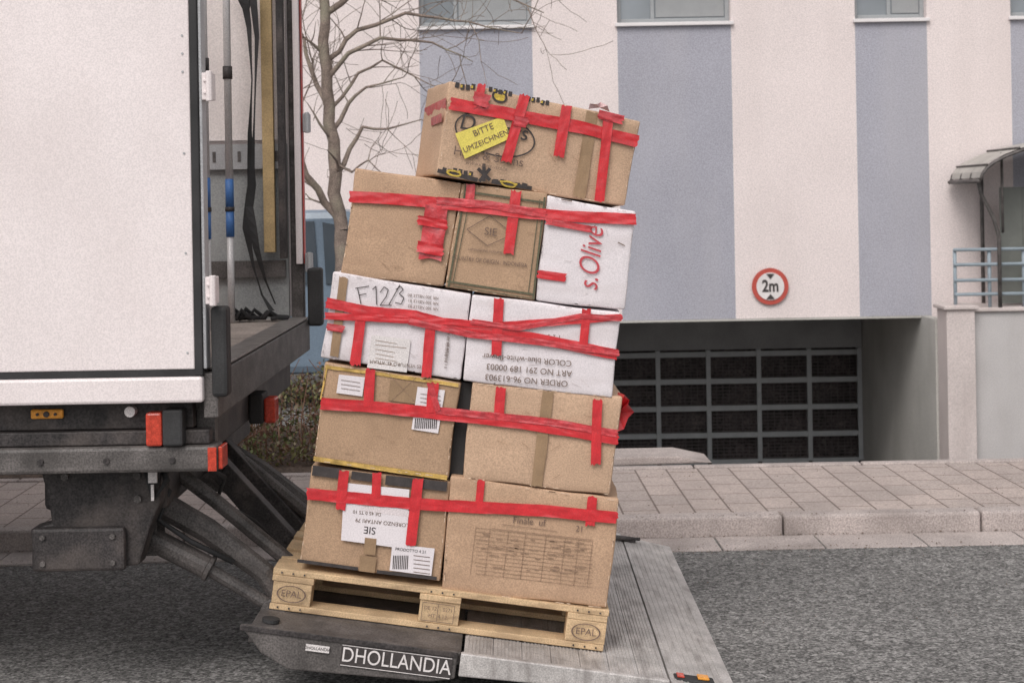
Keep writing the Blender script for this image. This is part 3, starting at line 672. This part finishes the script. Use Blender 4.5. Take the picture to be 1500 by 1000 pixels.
tube(bm,[(-1.24,5.50,.84),(-1.20,5.42,.76),(-1.24,5.40,.70),(-1.27,5.42,.80)],.012,6)
tube(bm,[(-1.18,5.6,.82),(-1.05,5.7,.72),(-1.1,5.8,.62),(-.98,5.9,.52),(-.9,5.95,.42)],.009,6)
mk('hoses',bm,m_rub,tr,smooth=True)
bm=bmesh.new(); bx(bm,-1.255,-1.225,5.38,5.39,.76,.80); bx(bm,-1.245,-1.235,5.375,5.38,.70,.755); mk('tag',bm,m_plate,tr)
bm=bmesh.new()
for x in (-3.4,-8.4):
    for y in (5.25,7.25): tube(bm,[(x,y,.48),(x,y+.3,.48)],.48,28)
mk('wheels',bm,m_rub,tr,bevel=.03)
bm=bmesh.new(); prism(bm,[(-7.75,.5),(-9.5,.5),(-9.55,1.3),(-9.3,2.5),(-8.9,2.75),(-7.75,2.8)],5.25,7.6); mk('cab',bm,m_truck,tr,bevel=.06)
bm=bmesh.new(); prism(bm,[(-8.1,1.5),(-9.2,1.5),(-9.1,2.3),(-8.1,2.3)],5.24,5.249); mk('cab_window',bm,m_glass,tr)

# ------------------------------------------------------------ tree
m_bark=M('bark',(.25,.195,.165),.9,.3,12,.2,120,.6,80,dirt=((.24,.26,.18),.5,6,(1,1,1)))
bt=bmesh.new()
def branch(p,d,L,r,lev):
    n=max(4,int(L/.08)); pts=[p]; rr=[r]; dd=d.normalized()
    kids=[]
    for i in range(n):
        dd=(dd+Vector((random.gauss(0,.15),random.gauss(0,.15),random.gauss(.01,.12)))).normalized()
        pts.append(pts[-1]+dd*L/n); rr.append(max(.0021,r*(1-.8*(i+1)/n)))
        if lev>0 and i>0 and random.random()<.70: kids.append((pts[-1],dd.copy(),rr[-1]))
    tube(bt,pts,rr,4 if lev<1 else 6,cap=False)
    for q,e,r2 in kids:
        side=Vector((random.gauss(0,1),random.gauss(0,1),random.gauss(.0,.7))); side=(side-side.dot(e)*e).normalized()
        branch(q,(e*.75+side*.85),L*random.uniform(.35,.65),r2*.6,lev-1)
def limb(pts,r0,r1,lev=2,ks=.72):
    P=[Vector(p) for p in pts]; sm=[]
    for a,b in zip(P,P[1:]):
        n=max(2,int((b-a).length/.12))
        for i in range(n): sm.append(a.lerp(b,i/n)+Vector((random.gauss(0,.010),random.gauss(0,.010),random.gauss(0,.006))))
    sm.append(P[-1]); N=len(sm); rr=[r0+(r1-r0)*i/(N-1) for i in range(N)]
    tube(bt,sm,rr,9,cap=False)
    for i in range(2,N):
        if random.random()<ks:
            e=(sm[i]-sm[i-1]).normalized(); s=Vector((random.gauss(0,1),random.gauss(0,.9),random.gauss(.05,.6))); s=(s-s.dot(e)*e).normalized()
            branch(sm[i],e*.6+s*.8,random.uniform(.35,.9),max(.0045,rr[i]*.34),lev-1)
yT=12.5
limb([(-1.33,yT,-.05),(-1.34,yT,.9),(-1.34,yT,1.5)],.072,.056,1,0)
limb([(-1.34,yT,1.5),(-1.39,yT,1.80),(-1.41,yT,2.22),(-1.43,yT,2.77),(-1.47,yT,3.5),(-1.42,yT,4.6),(-1.5,yT,5.6)],.055,.02,2,.6)
limb([(-1.35,yT,1.55),(-1.48,yT,1.72),(-1.6,yT-.1,1.95),(-1.75,yT-.2,2.5),(-1.9,yT-.2,3.4)],.034,.012,2)
limb([(-1.40,yT,1.9),(-1.28,yT+.1,2.15),(-1.15,yT+.1,2.32),(-1.0,yT+.2,2.30),(-.70,yT+.2,2.38)],.024,.004)
limb([(-1.42,yT,2.25),(-1.28,yT,2.5),(-1.12,yT,2.63),(-.82,yT-.1,2.70)],.022,.004)
limb([(-1.43,yT,2.7),(-1.25,yT-.1,2.9),(-1.0,yT-.1,3.02),(-.6,yT,2.98),(-.27,yT,2.82)],.022,.0035)
limb([(-1.44,yT,2.85),(-1.2,yT+.1,3.1),(-.8,yT+.1,3.22),(-.3,yT+.1,3.15),(.12,yT,3.04)],.022,.0035)
limb([(-1.42,yT,2.45),(-1.2,yT+.1,2.75),(-1.0,yT+.1,2.85),(-.75,yT+.1,2.72),(-.5,yT,2.6)],.016,.0035)
limb([(-1.42,yT,2.45),(-1.6,yT+.2,2.8),(-1.75,yT+.3,3.4)],.025,.006)
limb([(-1.45,yT,3.2),(-1.1,yT,3.5),(-.6,yT,3.55),(-.1,yT,3.4),(.3,yT,3.2)],.028,.004)
limb([(-1.45,yT,3.4),(-1.1,yT,3.9),(-.6,yT,4.3),(-.1,yT,4.5)],.03,.006)
limb([(-1.40,yT,2.05),(-1.25,yT-.1,1.95),(-1.12,yT-.1,2.05),(-.95,yT-.1,1.9)],.013,.0035)
mk('bare_tree',bt,m_bark,smooth=True)

# ------------------------------------------------------------ hedge / planting bed
mg=[M('leaf_green',(.13,.15,.06),.7,.3,30),M('leaf_olive',(.22,.21,.09),.7,.3,30),M('leaf_brown',(.24,.13,.09),.8,.3,30),M('leaf_pale',(.34,.28,.19),.8,.3,30)]
bh=bmesh.new()
for i in range(17000):
    x=random.uniform(-5,-.95); y=9.75+1.5*random.random()**1.4
    hz=.52+.20*noise.noise(Vector((x*1.3,y*1.3,3)))+.12*noise.noise(Vector((x*5,y*5,1)))
    hz*=min(1,.35+(y-9.75)*1.6)
    z=hz*random.random()**.5; s=random.uniform(.009,.024)
    a=Vector((random.gauss(0,1),random.gauss(0,1),random.gauss(0,1))).normalized(); b=a.cross(Vector((random.random(),random.random(),1))).normalized()
    c=Vector((x,y,z)); f=bh.faces.new([bh.verts.new(c+a*s),bh.verts.new(c+b*s*.6),bh.verts.new(c-a*s),bh.verts.new(c-b*s*.6)])
    nn_=noise.noise(Vector((x*3,y*3,z*4)))
    f.material_index=(0 if nn_>.1 else 1) if random.random()<.66 else (2 if random.random()<.6 else 3)
for i in range(420):
    x=random.uniform(-5,-1.0); y=random.uniform(9.9,11.2); h=random.uniform(.25,.75)
    tube(bh,[(x,y,0),(x+random.gauss(0,.06),y+random.gauss(0,.06),h*.6),(x+random.gauss(0,.12),y+random.gauss(0,.1),h)],[.006,.004,.002],4,mi=2,cap=False)
mk('hedge',bh,mg,recenter=False)
one('planting_bed_soil',(-40,-1.06,9.42,11.6,-.1,.08),M('soil',(.10,.07,.055),.95,.3,8,.3,60,.8,30))

# ------------------------------------------------------------ parked car behind hedge
car=empty('parked_car',(-2.4,13.8,0))
mc=M('car_paint_silver_blue',(.19,.25,.32),.3,.05,spec=.6)
prof=[(-4.6,.35),(-4.65,.75),(-4.3,.95),(-3.7,1.02),(-3.1,1.52),(-2.6,1.66),(-1.4,1.66),(-.85,1.5),(-.45,1.05),(-.25,.98),(-.22,.45),(-.5,.3),(-4.3,.3)]
bm=bmesh.new(); prism(bm,prof,13.0,14.7); mk('body',bm,mc,car,bevel=.07)
bm=bmesh.new()
for pl in ([(-3.55,1.05),(-3.05,1.47),(-2.45,1.56),(-2.45,1.05)],[(-2.38,1.05),(-2.38,1.57),(-1.62,1.57),(-1.59,1.05)],[(-1.53,1.05),(-1.55,1.56),(-.95,1.44),(-.68,1.05)]): prism(bm,pl,12.985,12.997)
mk('windows',bm,M('car_glass',(.07,.09,.11),.1,.2,2,0,spec=.8),car)
bm=bmesh.new()
for x in (-3.8,-1.15):
    for y in (12.96,14.5): tube(bm,[(x,y,.32),(x,y+.22,.32)],.32,22)
mk('wheels',bm,m_rub,car,bevel=.02)

# ------------------------------------------------------------ camera, world, sun
cd=bpy.data.cameras.new('camera'); cam=bpy.data.objects.new('camera',cd); S.collection.objects.link(cam); S.camera=cam
cam.location=(0,0,1.7); cam.rotation_euler=(R(90),R(1.0),0); cd.lens=55.2; cd.sensor_width=36; cd.shift_y=-.136; cd.shift_x=.0024; cd.clip_end=1000; cd.clip_start=.1
cd.dof.use_dof=True; cd.dof.focus_distance=5.6; cd.dof.aperture_fstop=8
w=bpy.data.worlds.new("World"); S.world=w; w.use_nodes=True; n=w.node_tree.nodes; l=w.node_tree.links
sky=n.new('ShaderNodeTexSky'); sky.sky_type='NISHITA'; sky.sun_disc=False; sky.sun_elevation=R(48); sky.sun_rotation=R(200); sky.dust_density=3; sky.air_density=1
hs_=n.new('ShaderNodeHueSaturation'); hs_.inputs['Saturation'].default_value=.08; l.new(sky.outputs[0],hs_.inputs['Color'])
l.new(hs_.outputs[0],n['Background'].inputs[0]); n['Background'].inputs[1].default_value=.15
sd=bpy.data.lights.new('sun','SUN'); sd.energy=1.3; sd.angle=R(30); sd.color=(1,.94,.89); so=bpy.data.objects.new('sun',sd); S.collection.objects.link(so)
az=R(200); el=R(48)
dirv=Vector((math.sin(az)*math.cos(el),math.cos(az)*math.cos(el),math.sin(el)))
so.rotation_euler=dirv.to_track_quat('Z','Y').to_euler()
S.view_settings.view_transform='Standard'; S.view_settings.look='None'; S.view_settings.exposure=0
